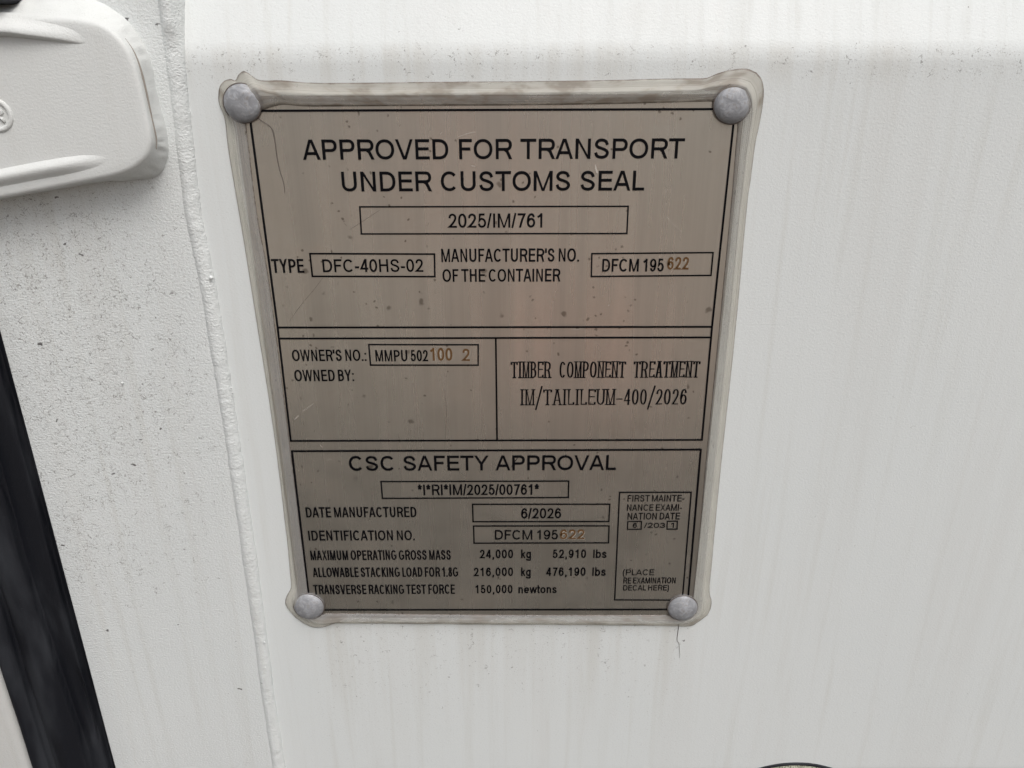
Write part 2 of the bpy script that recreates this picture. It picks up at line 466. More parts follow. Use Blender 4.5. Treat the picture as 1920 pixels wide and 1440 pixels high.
# ------------------------------------------------------------------ gasket between the stile and the corner post
GW_L = (px(0, 1275, .002).x + px(55, 1440, .002).x) / 2
GW = GASK_X - GW_L
def gasket_mesh():
    zs = np.linspace(DOOR_BOT, DOOR_TOP, 700); nu = 120
    V, Fc = [], []
    for z in zs:
        c1 = .80 + .035 * nz(z * 9, 1) ; c2 = .56 + .07 * nz(z * 7, 7) ; c3 = .20 + .03 * nz(z * 6, 3)
        fold = sm(.50, .9, nz(z * 14 + 5, 2) + .45)
        for i in range(nu + 1):
            u = i / nu
            y = .0032 + .0012 * nz(u * 3, z * 16)
            for c_, A_, L_ in ((c1, .0042, .10), (c2, .0036, .16), (c3, .0050, .12)):          # overlapping lips: an edge, then a fold running back up
                y += A_ * sm(c_ - .006, c_ + .006, u) * math.exp(-max(0, u - c_) / L_)
            y += .0030 * fold * math.exp(-((u - (c1 - .06)) / .035) ** 2)
            y -= .0030 * math.exp(-((u - (c2 + c3) / 2) / .13) ** 2)
            y -= .0018 * math.exp(-((u - .08) / .06) ** 2)
            y += .006 * sm(.84, 1.0, u) - .0045 * sm(.88, .93, u) * (1 - sm(.95, 1, u))
            y += .005 * (1 - sm(0, .05, u))
            V.append((GW_L - .001 + (GW + .003) * u, y + .0006, z))
    n = nu + 1
    for j in range(len(zs) - 1):
        for i in range(nu): a = j * n + i; Fc.append((a, a + 1, a + n + 1, a + n))
    return V, Fc
link('gasket', *gasket_mesh(), M_RUBBER, door)

# ------------------------------------------------------------------ corner post beyond the gasket
post = root('corner_post', (GW_L - .06, .03, 0), 'grey-white corner post edge left of the black rubber seal, bottom left corner', 'post')
def box(x0, x1, y0, y1, z0, z1, r=.004):
    bm = bmesh.new(); bmesh.ops.create_cube(bm, size=1)
    for v in bm.verts: v.co = Vector(((x0 + x1) / 2 + v.co.x * (x1 - x0), (y0 + y1) / 2 + v.co.y * (y1 - y0), (z0 + z1) / 2 + v.co.z * (z1 - z0)))
    bmesh.ops.bevel(bm, geom=bm.edges[:], offset=r, segments=3, affect='EDGES', profile=.5)
    V = [tuple(v.co) for v in bm.verts]; Fc = [tuple(v.index for v in f.verts) for f in bm.faces]; bm.free(); return V, Fc
link('shaft', *box(GW_L - .13, GW_L, .002, .12, .118, 2.58), M_POST, post)
link('corner_casting', *box(GW_L - .165, GW_L + .01, -.004, .16, 0, .118), M_POST, post)

# ------------------------------------------------------------------ hinge blade
HF = STILE_Y - .0125
front_px = [(-330, 52), (-150, 40), (0, 33), (60, 32), (110, 33), (150, 36), (185, 44), (212, 60), (236, 88), (250, 118), (262, 160), (272, 205), (281, 248), (282, 272), (276, 292), (262, 307), (240, 321), (205, 332), (150, 343), (80, 357), (0, 372), (-150, 398), (-330, 425)]
base_px = [(-330, 18), (-150, 4), (0, -6), (70, -9), (130, -10), (180, 0), (216, 20), (246, 46), (270, 84), (284, 118), (292, 160), (304, 210), (314, 250), (317, 280), (313, 304), (305, 322), (287, 334), (255, 338), (205, 340), (130, 352), (0, 374), (-150, 398), (-330, 425)]
fp = catmull(front_px, 6); bp_ = catmull(base_px, 6)
def hinge_mesh():
    A = [px(x, y, HF) for x, y in fp]; B = [px(x, y, STILE_Y) for x, y in bp_]
    cen = sum((Vector(p) for p in A), Vector()) / len(A)
    rings = []
    rings.append([Vector((b.x, STILE_Y + .0008, b.z)) for b in B])
    for t, yy in ((.10, .12), (.28, .26), (.45, .42), (.62, .60), (.80, .74), (.92, .84), (.985, .93)):
        ring = []
        for i, (a, b) in enumerate(zip(A, B)):
            wob = .0006 * nz(i * .42, t * 3, 2) * math.sin(math.pi * min(1, t * 1.15)) if t < .8 else 0
            p = Vector((b.x + (a.x - b.x) * t, STILE_Y + (HF - STILE_Y) * yy, b.z + (a.z - b.z) * t))
            d = Vector((p.x - cen.x, 0, p.z - cen.z)).normalized(); ring.append(p + d * wob * 1.6)
        rings.append(ring)
    for ins, yy in ((.0006, .985), (.0016, 1.0), (.004, 1.005)):
        ring = []
        for i, a in enumerate(A):
            t = (A[min(i + 1, len(A) - 1)] - A[max(i - 1, 0)]).normalized(); nrm = Vector((t.z, 0, -t.x))
            if nrm.dot(Vector((cen.x - a.x, 0, cen.z - a.z))) < 0: nrm = -nrm
            ring.append(Vector((a.x, STILE_Y + (HF - STILE_Y) * yy, a.z)) + nrm * ins)
        rings.append(ring)
    V = [v for r in rings for v in r]; n = len(A); Fc = []
    for j in range(len(rings) - 1):
        for i in range(n - 1): a = j * n + i; Fc.append((a, a + 1, a + n + 1, a + n))
    last = (len(rings) - 1) * n
    Fc.append(tuple(range(last, last + n)))
    return V, Fc
hinge = link('hinge_blade', *hinge_mesh(), M_HINGE, door)
cr = [px(x - 3, y, STILE_Y + (HF - STILE_Y) * .72) + Vector((.0022, 0, 0)) for x, y in catmull([(226, 72), (243, 98), (256, 132), (266, 172), (276, 220), (285, 258), (285, 280)], 8)]
def rib(pts, wu, wd, h, fade, skew):
    """low cast rib on the blade: wu above and wd below its crest, dying away towards its end"""
    path = [px(x, y, HF + .0002) for x, y in catmull(pts, 8)]; V, Fc = [], []; na = 18; N = len(path)
    for i, p in enumerate(path):
        t = i / (N - 1); k = sm(0, fade, 1 - t)
        for q in range(na + 1):
            v = -1 + 2 * q / na; dz = -v * (wu if v < 0 else wd)
            f = (math.cos(v * math.pi / 2) ** 2 if v < 0 or not skew else (1 - v ** 3) ** 2)
            V.append((p.x, p.y - .0003 - h * k * f + (.0011 if q in (0, na) else .0006 * (1 - f)), p.z + dz))
    n = na + 1
    for j in range(N - 1):
        for i in range(na): a = j * n + i; Fc.append((a, a + 1, a + n + 1, a + n))
    return V, Fc
sub(hinge, link('rib', *rib([(-330, 68), (-150, 61), (0, 58), (60, 63), (128, 72), (160, 77)], .0060, .0022, .0034, .6, True), M_HINGE))
sub(hinge, link('rib', *rib([(-330, 388), (-150, 358), (0, 332), (80, 317), (150, 305), (200, 298)], .0042, .0050, .0018, .35, False), M_HINGE))
sub(hinge, link('weld_crevice', *tube(cr, lambda t: .00035 * math.sin(math.pi * (.08 + .84 * t)) + .00005, 6), simple('crevice_dirt', (.30, .27, .24), .8)))
# cast maker's ring with a bar inside, at the picture's edge
rc = px(-6, 216, HF)
def ring_mesh(c, R, r, n=40, m=10):
    V, Fc = [], []
    for i in range(n):
        a = 2 * math.pi * i / n
        for j in range(m):
            b = 2 * math.pi * j / m
            V.append((c.x + (R + r * math.cos(b)) * math.cos(a), c.y - r * .75 * math.sin(b), c.z + (R + r * math.cos(b)) * math.sin(a)))
    for i in range(n):
        for j in range(m): Fc.append((i * m + j, ((i + 1) % n) * m + j, ((i + 1) % n) * m + (j + 1) % m, i * m + (j + 1) % m))
    return V, Fc
sub(hinge, link('embossed_ring', *ring_mesh(rc, .0050, .0010), M_HINGE))
em = [rc + Vector((x * .001, -.0001, z * .001)) for x, z in [(-2, -2.6), (-2, 2.6), (1.5, 2.2), (2.2, .8), (1.2, 0), (-1.6, 0), (.6, -.2), (2.4, -2.4)]]
sub(hinge, link('embossed_letter', *tube(em, .00062, 8), M_HINGE))
link('dark_corner_block', *box(px(-150, 0, HF).x, px(14, 0, HF).x, HF - .004, STILE_Y + .0005, px(0, 5, HF).z, px(0, -90, HF).z, .003), M_RUBBER, door)  # black block filling the dark corner above the hinge blade
# knuckle and pin on the post, out of the picture to the left
kx = px(-330, 230, HF).x - .012; kz0, kz1 = px(-330, 435, HF).z, px(-330, 30, HF).z
def cyl(x, y, z0, z1, r, n=28):
    V = [(x + r * math.cos(2 * math.pi * i / n), y + r * math.sin(2 * math.pi * i / n), z) for z in (z0, z1) for i in range(n)]
    return V, [(i, (i + 1) % n, n + (i + 1) % n, n + i) for i in range(n)] + [tuple(range(n)), tuple(range(n, 2 * n))]
sub(hinge, link('knuckle', *cyl(kx, HF + .012, kz0, kz1, .0165), M_HINGE))
for z0, z1 in ((kz0 - .03, kz0 - .002), (kz1 + .002, kz1 + .03)):
    link('hinge_lug', *box(kx - .02, kx + .02, HF - .004, .004, z0, z1), M_POST, post)

# ------------------------------------------------------------------ round fitting that just enters the bottom edge
fc0 = px(1470, 1556)
fit = root('rimmed_cap', (fc0.x, 0, fc0.z), 'round speckled cap with thin black rim peeping in at the bottom edge, right of centre', 'cap')
def dome(c, R, h, y0, flat=.0, n=48, m=10, nzamp=0):
    V, Fc = [], []
    for j in range(m):
        t = j / m; r = R * math.cos(t * math.pi / 2); y = y0 - h * math.sin(t * math.pi / 2) ** (1 - flat)
        for i in range(n):
            a = 2 * math.pi * i / n
            V.append((c.x + r * math.cos(a), y, c.z + r * math.sin(a)))
    V.append((c.x, y0 - h, c.z))
    for j in range(m - 1):
        for i in range(n): a = j * n + i; b = j * n + (i + 1) % n; Fc.append((a, b, b + n, a + n))
    for i in range(n): Fc.append(((m - 1) * n + i, (m - 1) * n + (i + 1) % n, m * n))
    return V, Fc
RF = (px(1470, 1431) - fc0).length
link('rim', *ring_mesh(fc0, RF - .0009, .0009, 96, 10), M_RUBBER, fit)
nn = NT('speckled_cap'); nv = nn.noise(900, None, 3); nn.P(Base_Color=nn.mix(nn.ramp(nv, .4, .62), (.45, .46, .36), (.12, .12, .08)), Roughness=.6)
link('disc', *dome(fc0, RF - .0016, .003, .0008, .3, 64), nn.m, fit)

# ------------------------------------------------------------------ data plate
pc = px(925, 1156, PLATE_Y)
plate = root('data_plate', (pc.x, 0, pc.z), 'brushed metal approval plate with black lettering, riveted and sealed onto the white door', 'data plate')
XL = px(496, 640, PLATE_Y).x; XR = px(1332, 640, PLATE_Y).x + .0042
ZT = px(900, 178, PLATE_Y).z; ZB = px(900, 1157, PLATE_Y).z
def sheet():
    bm = bmesh.new(); n, m = 24, 30; vs_ = []
    for j in range(m + 1):
        for i in range(n + 1):
            x = XL + (XR - XL) * i / n; z = ZB + (ZT - ZB) * j / m
            vs_.append(bm.verts.new((x, PLATE_Y + .00010 * nz(x * 14, z * 14), z)))
    for j in range(m):
        for i in range(n): a = j * (n + 1) + i; bm.faces.new((vs_[a], vs_[a + 1], vs_[a + n + 2], vs_[a + n + 1]))
    ed = [e for e in bm.edges if e.is_boundary]
    for e in ed:
        a, b = e.verts[0].co.copy(), e.verts[1].co.copy()
        q = [bm.verts.new(a), bm.verts.new(b), bm.verts.new((b.x, -.0001, b.z)), bm.verts.new((a.x, -.0001, a.z))]; bm.faces.new(q)
    V = [tuple(v.co) for v in bm.verts]; bm.verts.index_update(); Fc = [tuple(v.index for v in f.verts) for f in bm.faces]; bm.free()
    return V, Fc
link('sheet', *sheet(), M_PLATE, plate, smooth=True)
INK_Y = PLATE_Y - .00022

# --- stroke lettering -----------------------------------------------------
def arc(cx, cy, rx, ry, a0, a1, n=14, sq=1.0):
    o = []
    for i in range(n + 1):
        a = math.radians(a0 + (a1 - a0) * i / n); c, s = math.cos(a), math.sin(a)
        o.append((cx + rx * math.copysign(abs(c) ** sq, c), cy + ry * math.copysign(abs(s) ** sq, s)))
    return o
def glyph(ch, W, h, serif=False):
    """list of (points, closed) centre lines; cap height 1, ink width W, half stroke h"""
    L, R, b, t, m = h, W - h, h, 1 - h, W / 2; k = h * 1.06
    bx = lambda p, y0=b, y1=t: [(L + (R - L) * x, y0 + (y1 - y0) * y) for x, y in p]
    def bowl(y0, y1, xr, fx=1.0):
        ry = (y1 - y0) / 2; rx = min(ry * 1.0, (xr - L) * .62) if fx == 1.0 else (xr - L) * fx
        return [(L, y1), (xr - rx, y1)] + arc(xr - rx, (y0 + y1) / 2, rx, ry, 90, -90, 12, .88)[1:-1] + [(xr - rx, y0), (L, y0)]
    O = lambda cx, cy, rx, ry: (arc(cx, cy, rx, ry, 0, 360, 28, .93)[:-1], True)
    stem = lambda x, y0=0., y1=1.: ([(x, y0), (x, y1)], False)
    xh = .725; xt = xh - h
    if ch == 'A':
        y = .31; f = lambda yy: (m - .2 * k - k) * yy + k
        return [([(k, 0), (m - .2 * k, 1)], 0), ([(W - k, 0), (m + .2 * k, 1)], 0), ([(f(y), y), (W - f(y), y)], 0)]
    if ch == 'B': return [stem(L), (bowl(.535, t, W * .94 - h), 0), (bowl(b, .535, R), 0)]
    if ch == 'C': return [(arc(m + W * .01, .5, m - h, .5 - h, 40, 318, 26, .95), 0)]
    if ch == 'D': return [stem(L), (bowl(b, t, R, .62), 0)]
    if ch == 'E': return [([(W, t), (L, t), (L, b), (W, b)], 0), ([(L, .525), (W * .95, .525)], 0)]
    if ch == 'F': return [([(W, t), (L, t), (L, 0)], 0), ([(L, .51), (W * .87, .51)], 0)]
    if ch == 'G': return [(arc(m, .5, m - h, .5 - h, 42, 308, 24, .95) + [(R, .20), (R, .47), (W * .54, .47)], 0)]
    if ch == 'H': return [stem(L), stem(R), ([(L, .53), (R, .53)], 0)]
    if ch == 'I': return [stem(m)]
    if ch == 'K': return [stem(L), ([(W - 1.25 * k, 1), (L, .36)], 0), ([(L + (W - L) * .28, .56), (W - 1.15 * k, 0)], 0)]
    if ch == 'L': return [([(L, 1), (L, b), (W, b)], 0)]
    if ch == 'M': return [stem(L), stem(R), ([(L + .35 * h, 1), (m - .1 * h, 0)], 0), ([(R - .35 * h, 1), (m + .1 * h, 0)], 0)]
    if ch == 'N': return [stem(L), stem(R), ([(L + .2 * h, 1), (R - .2 * h, 0)], 0)]
    if ch in 'O': return [O(m, .5, m - h, .5 - h)]
    if ch == '0': return [O(m, .5, m - h, .5 - h)]
    if ch == 'P': return [stem(L), (bowl(.46, t, R), 0)]
    if ch == 'R': return [stem(L), (bowl(.485, t, R * .96), 0), ([(W * .52, .485), (W * .68, .38), (W - 1.2 * k, 0)], 0)]
    if ch == 'S': return [(catmull(bx([(.95, .73), (.80, .93), (.5, 1), (.2, .94), (.06, .76), (.2, .60), (.5, .52), (.83, .41), (.97, .25), (.82, .06), (.5, 0), (.16, .07), (.02, .28)])), 0)]
    if ch == 'T': return [([(0, t), (W, t)], 0), stem(m, 0, 1 - 1.5 * h)]
    if ch == 'U': return [([(L, 1), (L, .36)] + arc(m, .36, m - h, .36 - h, 180, 360, 14, .92)[1:-1] + [(R, .36), (R, 1)], 0)]
    if ch == 'V': return [([(k, 1), (m - .2 * k, 0)], 0), ([(W - k, 1), (m + .2 * k, 0)], 0)]
    if ch == 'W': return [([(k, 1), (W * .27, 0)], 0), ([(m - .2 * k, 1), (W * .29, 0)], 0), ([(m + .2 * k, 1), (W * .71, 0)], 0), ([(W - k, 1), (W * .73, 0)], 0)]
    if ch == 'X': return [([(1.3 * k, 1), (W - 1.2 * k, 0)], 0), ([(W - 1.3 * k, 1), (1.2 * k, 0)], 0)]
    if ch == 'Y': return [([(1.2 * k, 1), (m, .42)], 0), ([(W - 1.2 * k, 1), (m, .42)], 0), stem(m, 0, .45)]
    if ch == '1': return [stem(W * .8), ([(W * .8, 1 - h * 1.2), (W * .42, .82), (.0, .72)], 0)]
    if ch == '2': return [(catmull(bx([(.05, .70), (.14, .91), (.5, 1), (.86, .91), (.95, .72), (.84, .53), (.5, .27), (.14, .06)]), 5) + [(L * .95, b), (W, b)], 0)]
    if ch == '3': return [(catmull(bx([(.03, .76), (.15, .93), (.48, 1), (.80, .92), (.9, .75), (.78, .60), (.40, .54)])), 0), (catmull(bx([(.40, .54), (.8, .47), (.97, .28), (.8, .06), (.45, 0), (.13, .08), (0, .28)])), 0)]
    if ch == '4': return [([(W * .70, 1), (L * .9, .27), (W, .27)], 0), stem(W * .72)]
    if ch == '5': return [(bx([(.93, 1), (.20, 1), (.08, .49)]) + catmull(bx([(.08, .49), (.27, .61), (.52, .645), (.85, .54), (1, .32), (.85, .08), (.48, 0), (.15, .07), (0, .26)]))[2:], 0)]
    if ch in '69':
        p = [(.93, .77), (.80, .94), (.53, 1), (.18, .87), (0, .46), (.12, .12), (.5, 0), (.86, .1), (1, .32), (.86, .54), (.52, .63), (.17, .53), (.02, .36)]
        if ch == '9': p = [(1 - x, 1 - y) for x, y in p]
        return [(catmull(bx(p)), 0)]
    if ch == '7': return [(bx([(-.06, 1), (1, 1)]) + catmull([(R, t), (W * .60, .52), (W * .36, 0)], 5)[1:], 0)]
    if ch == '8': return [O(m, .755, (m - h) * .86, .245 - h), O(m, .275, m - h, .275 - h)]
    if ch == '.': return [([(m, 0), (m, 2 * h * 1.05)], 0)]
    if ch == ':': return [([(m, 0), (m, 2 * h * 1.05)], 0), ([(m, .70 - 2 * h), (m, .70)], 0)]
    if ch == ',': return [([(m, 2 * h), (m, 0), (m - h * .7, -.16)], 0)]
    if ch == "'": return [([(m, .66), (m, 1)], 0)]
    if ch == '/' and serif: return [([(h, -.3), (W - h, 1.2)], 0)]
    if ch == '/': return [([(h * .8, -.02), (W - h * .8, 1.02)], 0)]
    if ch == '-': return [([(0, .37), (W, .37)], 0)]
    if ch == '(': return [(arc(W * 1.25, .36, W * 1.25 - h, .70, 112, 248, 14), 0)]
    if ch == ')': return [(arc(-W * .25, .36, W * 1.25 - h, .70, 68, -68, 14), 0)]
    if ch == '*':
        r = .25; return [([(m, .76), (m + r * math.sin(a) * W * 2, .76 + r * math.cos(a))], 0) for a in [2 * math.pi * i / 5 for i in range(5)]]
    if ch == 'l': return [stem(m)]
    if ch == 'k': return [stem(L), ([(W - 1.3 * k, xh), (L, .27)], 0), ([(L + (W - L) * .30, .44), (W - 1.15 * k, 0)], 0)]
    if ch == 'b': return [stem(L), O(m, xh / 2, m - h, xh / 2 - h)]
    if ch == 'g': return [O(m, xh / 2, m - h, xh / 2 - h), (catmull([(R, xh), (R, .3), (R, -.05), (W * .85, -.21), (m, -.27 + h * .5), (W * .15, -.20), (L, -.09)], 5), 0)]
    if ch == 'o': return [O(m, xh / 2, m - h, xh / 2 - h)]
    if ch == 'n': return [stem(L, 0, xh), ([(L, .42)] + arc(m, .42, m - h, xt - .42, 180, 0, 12, .9)[1:-1] + [(R, .42), (R, 0)], 0)]
    if ch == 'e': return [([(L, .37), (R, .37)] + arc(m, xh / 2, m - h, xh / 2 - h, 8, 322, 24, .95)[1:], 0)]
    if ch == 's': return [(catmull([(L + (R - L) * x, b + (xh - 2 * h) * y) for x, y in [(.95, .75), (.75, .96), (.5, 1), (.2, .93), (.06, .77), (.3, .58), (.7, .45), (.96, .24), (.8, .05), (.48, 0), (.16, .06), (.02, .27)]]), 0)]
    if ch == 't': return [([(W * .42, .96), (W * .42, .16), (W * .55, b), (W, b)], 0), ([(0, xh - h), (W, xh - h)], 0)]
    if ch == 'w': return [([(k, xh), (W * .27, 0)], 0), ([(m - .1 * k, xh), (W * .29, 0)], 0), ([(m + .1 * k, xh), (W * .71, 0)], 0), ([(W - k, xh), (W * .73, 0)], 0)]
    return []
MET = dict(A=(.93, 0, 0), B=(.75, .10, .06), C=(.90, .07, .05), D=(.82, .11, .06), E=(.73, .11, .05), F=(.67, .11, .03), G=(.94, .07, .08), H=(.78, .11, .11), I=(.13, .13, .13), K=(.82, .10, .0), L=(.62, .10, .02), M=(1.0, .09, .09), N=(.79, .11, .11), O=(.97, .06, .06), P=(.77, .11, .04), R=(.87, .11, .0), S=(.80, .06, .06), T=(.82, .02, .02), U=(.79, .11, .11), V=(.93, 0, 0), W=(1.3, 0, 0), X=(.92, 0, 0), Y=(.92, 0, 0), k=(.62, .09, 0), g=(.64, .05, .09), l=(.12, .09, .09), b=(.64, .09, .05), s=(.62, .05, .05), n=(.6, .09, .09), e=(.68, .05, .05), w=(1.0, 0, 0), t=(.34, .02, .03), o=(.68, .05, .05))
for d in '023456789': MET[d] = (.67, .055, .055)
MET['1'] = (.36, .14, .24)
MET.update({'.': (.13, .13, .13), ',': (.13, .13, .13), '/': (.39, 0, 0), '-': (.36, .05, .05), ':': (.13, .13, .13), '(': (.29, .08, .06), ')': (.29, .06, .08), '*': (.46, .04, .04), "'": (.13, .07, .07), ' ': (.39, 0, 0)})

def ribbon(pts, closed, hw, V, Fc, to3, dirw=None):
    """flat mitred ribbon along pts (cap units already scaled)"""
    q = []
    for p in pts:
        if not q or math.hypot(p[0] - q[-1][0], p[1] - q[-1][1]) > 1e-5: q.append(p)
    n = len(q); base = len(V)
    if n < 2: return
    def seg(i, j):
        dx, dy = q[j][0] - q[i][0], q[j][1] - q[i][1]; l = math.hypot(dx, dy); return dx / l, dy / l
    for i in range(n):
        if closed: d0, d1 = seg(i - 1, i), seg(i, (i + 1) % n)
        else: d0 = seg(i - 1, i) if i > 0 else seg(0, 1); d1 = seg(i, i + 1) if i < n - 1 else d0
        n0, n1 = (-d0[1], d0[0]), (-d1[1], d1[0]); mx, my = n0[0] + n1[0], n0[1] + n1[1]; l = math.hypot(mx, my)
        if l < .25: mx, my, l = n0[0], n0[1], 1.0
        mx /= l; my /= l; c = max(.42, mx * n0[0] + my * n0[1])
        w = hw * (dirw(d1) if dirw else 1.0)
        ox, oy = mx * w / c, my * w / c; x, y = q[i]
        a, bb = [x + ox, y + oy], [x - ox, y - oy]
        if not closed and i in (0, n - 1) and abs(d1[1]) > .45 and (abs(y) < 1e-6 or abs(y - 1) < 1e-6 or abs(y - .725) < 1e-6):
            for e in (a, bb): s = (y - e[1]) / d1[1]; e[0] += d1[0] * s; e[1] = y        # level cut on the cap or base line
        V.append(to3(a)); V.append(to3(bb))
    for i in range(n if closed else n - 1):
        j = (i + 1) % n; Fc.append((base + 2 * i, base + 2 * i + 1, base + 2 * j + 1, base + 2 * j))

def lettering(text, xl, xr, ytop, ybase, mat=None, sw=.062, serif=False, yoff=0.0, name='lettering', track=0.0, wsp=1.0, grow=0.0, par=None):
    """a line of print: ink spans photo columns xl..xr on the base line row ybase, caps reach ytop"""
    a, c = px(xl, ybase, INK_Y), px(xr, ybase, INK_Y); zt = px((xl + xr) / 2, ytop, INK_Y).z
    z0 = (a.z + c.z) / 2; cap = zt - z0; wid = (c.x - a.x) / cap
    mets = []
    for ch in text:
        W, l, r = MET[ch]
        if serif and ch not in ' /-': W = {'I': .34, 'M': .86, 'W': 1.0}.get(ch, W * .86 if ch in 'AOCGD' else W * .95); l = r = .075
        if serif and ch == '/': W = .75
        if serif and ch == '-': W = .62
        if ch == ' ': W *= wsp
        mets.append([W, l + track / 2, r + track / 2])
    tot = sum(sum(m_) for m_ in mets) - mets[0][1] - mets[-1][2]; xs = wid / tot
    V, Fc = [], []; x = -mets[0][1] * xs; cnt = 0
    dirw = (lambda d: .55 + .45 * abs(d[1]) ** 1.5) if serif else None
    for ch, (W, l, r) in zip(text, mets):
        x += l * xs
        if ch != ' ':
            Wg = max(W * xs, 2 * sw); x0 = x + (W * xs - Wg) / 2
            gl = glyph(ch, Wg, sw, serif)
            if serif:
                extra = []
                for pts, cl in gl:
                    if cl: continue
                    for p, o in ((pts[0], pts[1]), (pts[-1], pts[-2])):
                        vert = abs(p[1] - o[1]) > abs(p[0] - o[0]) * .6
                        if vert and (p[1] < .01 or p[1] > .99) and ch not in "/-,.:1234567890CGS":
                            yy = .025 if p[1] < .5 else .975; e = .085
                            extra.append(([(p[0] - e - sw * .5, yy), (p[0] + e + sw * .5, yy)], 0))
                        elif not vert and ch in 'TELF' and abs(p[1] - .5) > .3:
                            dy = .14 if p[1] < .5 else -.14; xx = p[0] - (.02 if p[0] > Wg / 2 else -.02)
                            extra.append(([(xx, p[1] - (sw * .4 if dy > 0 else -sw * .4)), (xx, p[1] + dy)], 0))
                gl = gl + extra
            for pts, cl in gl:
                cnt += 1; lay = INK_Y + yoff - 4e-6 * (cnt % 5)
                to3 = lambda p: (a.x + (x0 + p[0]) * cap, lay, z0 + p[1] * cap)
                dg = len(pts) == 2 and abs(pts[0][0] - pts[1][0]) > .12 * abs(pts[0][1] - pts[1][1]) and abs(pts[0][1] - pts[1][1]) > .3
                ribbon(pts, cl, (sw + grow) * ((.55 if serif else .72) if dg and ch in 'MNWX' else (.9 if dg else (.82 if ch in 'MN' and (xs < .72 or serif) else 1))), V, Fc, to3, dirw)
        x += (W + r) * xs
    return link(name, V, Fc, mat or M_INK, plate, smooth=False)

def line_px(name, pts, wpx, closed=False, mat=None, yoff=0.0):
    """printed rule through photo points on the plate"""
    P = [px(x, y, INK_Y) for x, y in pts]; V, Fc = [], []
    hw = wpx * .5 * (px(960, pts[0][1], INK_Y) - px(961, pts[0][1], INK_Y)).length
    ribbon([(p.x, p.z) for p in P], closed, hw, V, Fc, lambda p: (p[0], INK_Y + yoff, p[1]))
    return link(name, V, Fc, mat or M_INK, plate, smooth=False)

# frames and rules
line_px('printed_rule', [(462, 208), (700, 207), (1375, 204.5)], 4.2, yoff=-1e-5)
line_px('printed_frame', [(468.5, 222), (520.3, 613.6), (545.2, 827), (1316.3, 825), (1335.2, 613), (1376.5, 222)], 4.0)
line_px('printed_rule', [(520.3, 614.3), (1335, 613)], 3.6, yoff=-1e-5)
line_px('printed_rule', [(523, 635), (1333, 632.8)], 3.5, yoff=-1e-5)
line_px('printed_rule', [(929.6, 634), (932, 826)], 3.4, yoff=-2e-5)
line_px('printed_frame', [(582, 1143.6), (547.2, 846.2), (1314.2, 843.2), (1288.3, 1143)], 3.4)
line_px('printed_rule', [(580, 1143.8), (1290, 1143)], 3.4, yoff=-1e-5)
def boxpx(pts, w=2.5): line_px('printed_box', pts, w * 1.12, True)
boxpx([(674.5, 388), (1178, 387), (1175.5, 438), (677.5, 438.8)])
boxpx([(581, 475.7), (814.5, 476.6), (815.3, 518.8), (585.6, 518.3)], 2.8)
boxpx([(1109.8, 475.8), (1337.2, 473.8), (1333.2, 516.5), (1108.8, 518.7)])
boxpx([(691.4, 646.3), (896.6, 646.6), (896.5, 684.8), (694.6, 684.8)])
boxpx([(714.3, 903.2), (1066.3, 902.2), (1065.6, 933), (717, 934.7)], 2.4)
boxpx([(886, 945.8), (1143.5, 945.5), (1141.6, 978), (887, 978.4)], 2.4)
boxpx([(888, 986.5), (1142, 986.2), (1141, 1018), (888.8, 1018.6)], 2.4)
boxpx([(1161.8, 923.4), (1296.2, 923.2), (1279.5, 1125.4), (1152.6, 1125)], 2.4)
boxpx([(1177, 978), (1202.8, 977.8), (1202.2, 992.6), (1176.6, 992.8)], 2.0)
boxpx([(1251.2, 977.6), (1270.2, 977.4), (1269.6, 992.3), (1250.6, 992.4)], 2.0)
# print
T = lettering
T('APPROVED FOR TRANSPORT', 568, 1281.8, 260.5, 298.6, sw=.076)
T('UNDER CUSTOMS SEAL', 642, 1207.5, 321, 358.3, sw=.076)
T('2025/IM/761', 841, 1016.5, 400.3, 427, sw=.072)
T('TYPE', 510.5, 571, 485.8, 511.8, sw=.072)
T('DFC-40HS-02', 605.8, 794, 486, 510.2, sw=.072)
T("MANUFACTURER'S NO.", 827.5, 1085, 466.2, 491, sw=.070, wsp=.68)
T('OF THE CONTAINER', 830, 1051, 504.4, 528.3, sw=.070, wsp=.68)
T('DFCM 195', 1128.8, 1244, 485.4, 509.4, sw=.070, wsp=.68)
T("OWNER'S NO.:", 548.6, 686.8, 655.6, 677, sw=.070, wsp=.68)
T('MMPU 502', 704.4, 803, 656.4, 677.6, sw=.070, wsp=.68)
T('OWNED BY:', 553, 663.8, 693.4, 714.8, sw=.070, wsp=.68)
T('TIMBER COMPONENT TREATMENT', 958.5, 1310, 677.6, 708.6, sw=.050, serif=True, wsp=2.3)
T('IM/TAILILEUM-400/2026', 975.7, 1286.5, 729.7, 759.4, sw=.050, serif=True)
T('CSC SAFETY APPROVAL', 655, 1154.6, 854.4, 882.2, sw=.076)
T('*I*RI*IM/2025/00761*', 783.8, 1010.4, 908.4, 928.2, sw=.072)
T('DATE MANUFACTURED', 574.4, 781.3, 951, 970, sw=.070, wsp=.68)
T('6/2026', 977, 1052, 953, 972.2, sw=0.072)
T('IDENTIFICATION NO.', 579.6, 777.5, 994.8, 1013.4, sw=.070, wsp=.68)
T('DFCM 195', 928, 1046, 994, 1011.8, sw=.070, wsp=.68)
T('MAXIMUM OPERATING GROSS MASS', 582.7, 845.6, 1032, 1050, sw=.066, wsp=.68)
T('ALLOWABLE STACKING LOAD FOR 1.8G', 587, 859.2, 1064.2, 1081.8, sw=.066, wsp=.68)
T('TRANSVERSE RACKING TEST FORCE', 588.5, 853.2, 1096.6, 1113.9, sw=.066, wsp=.68)
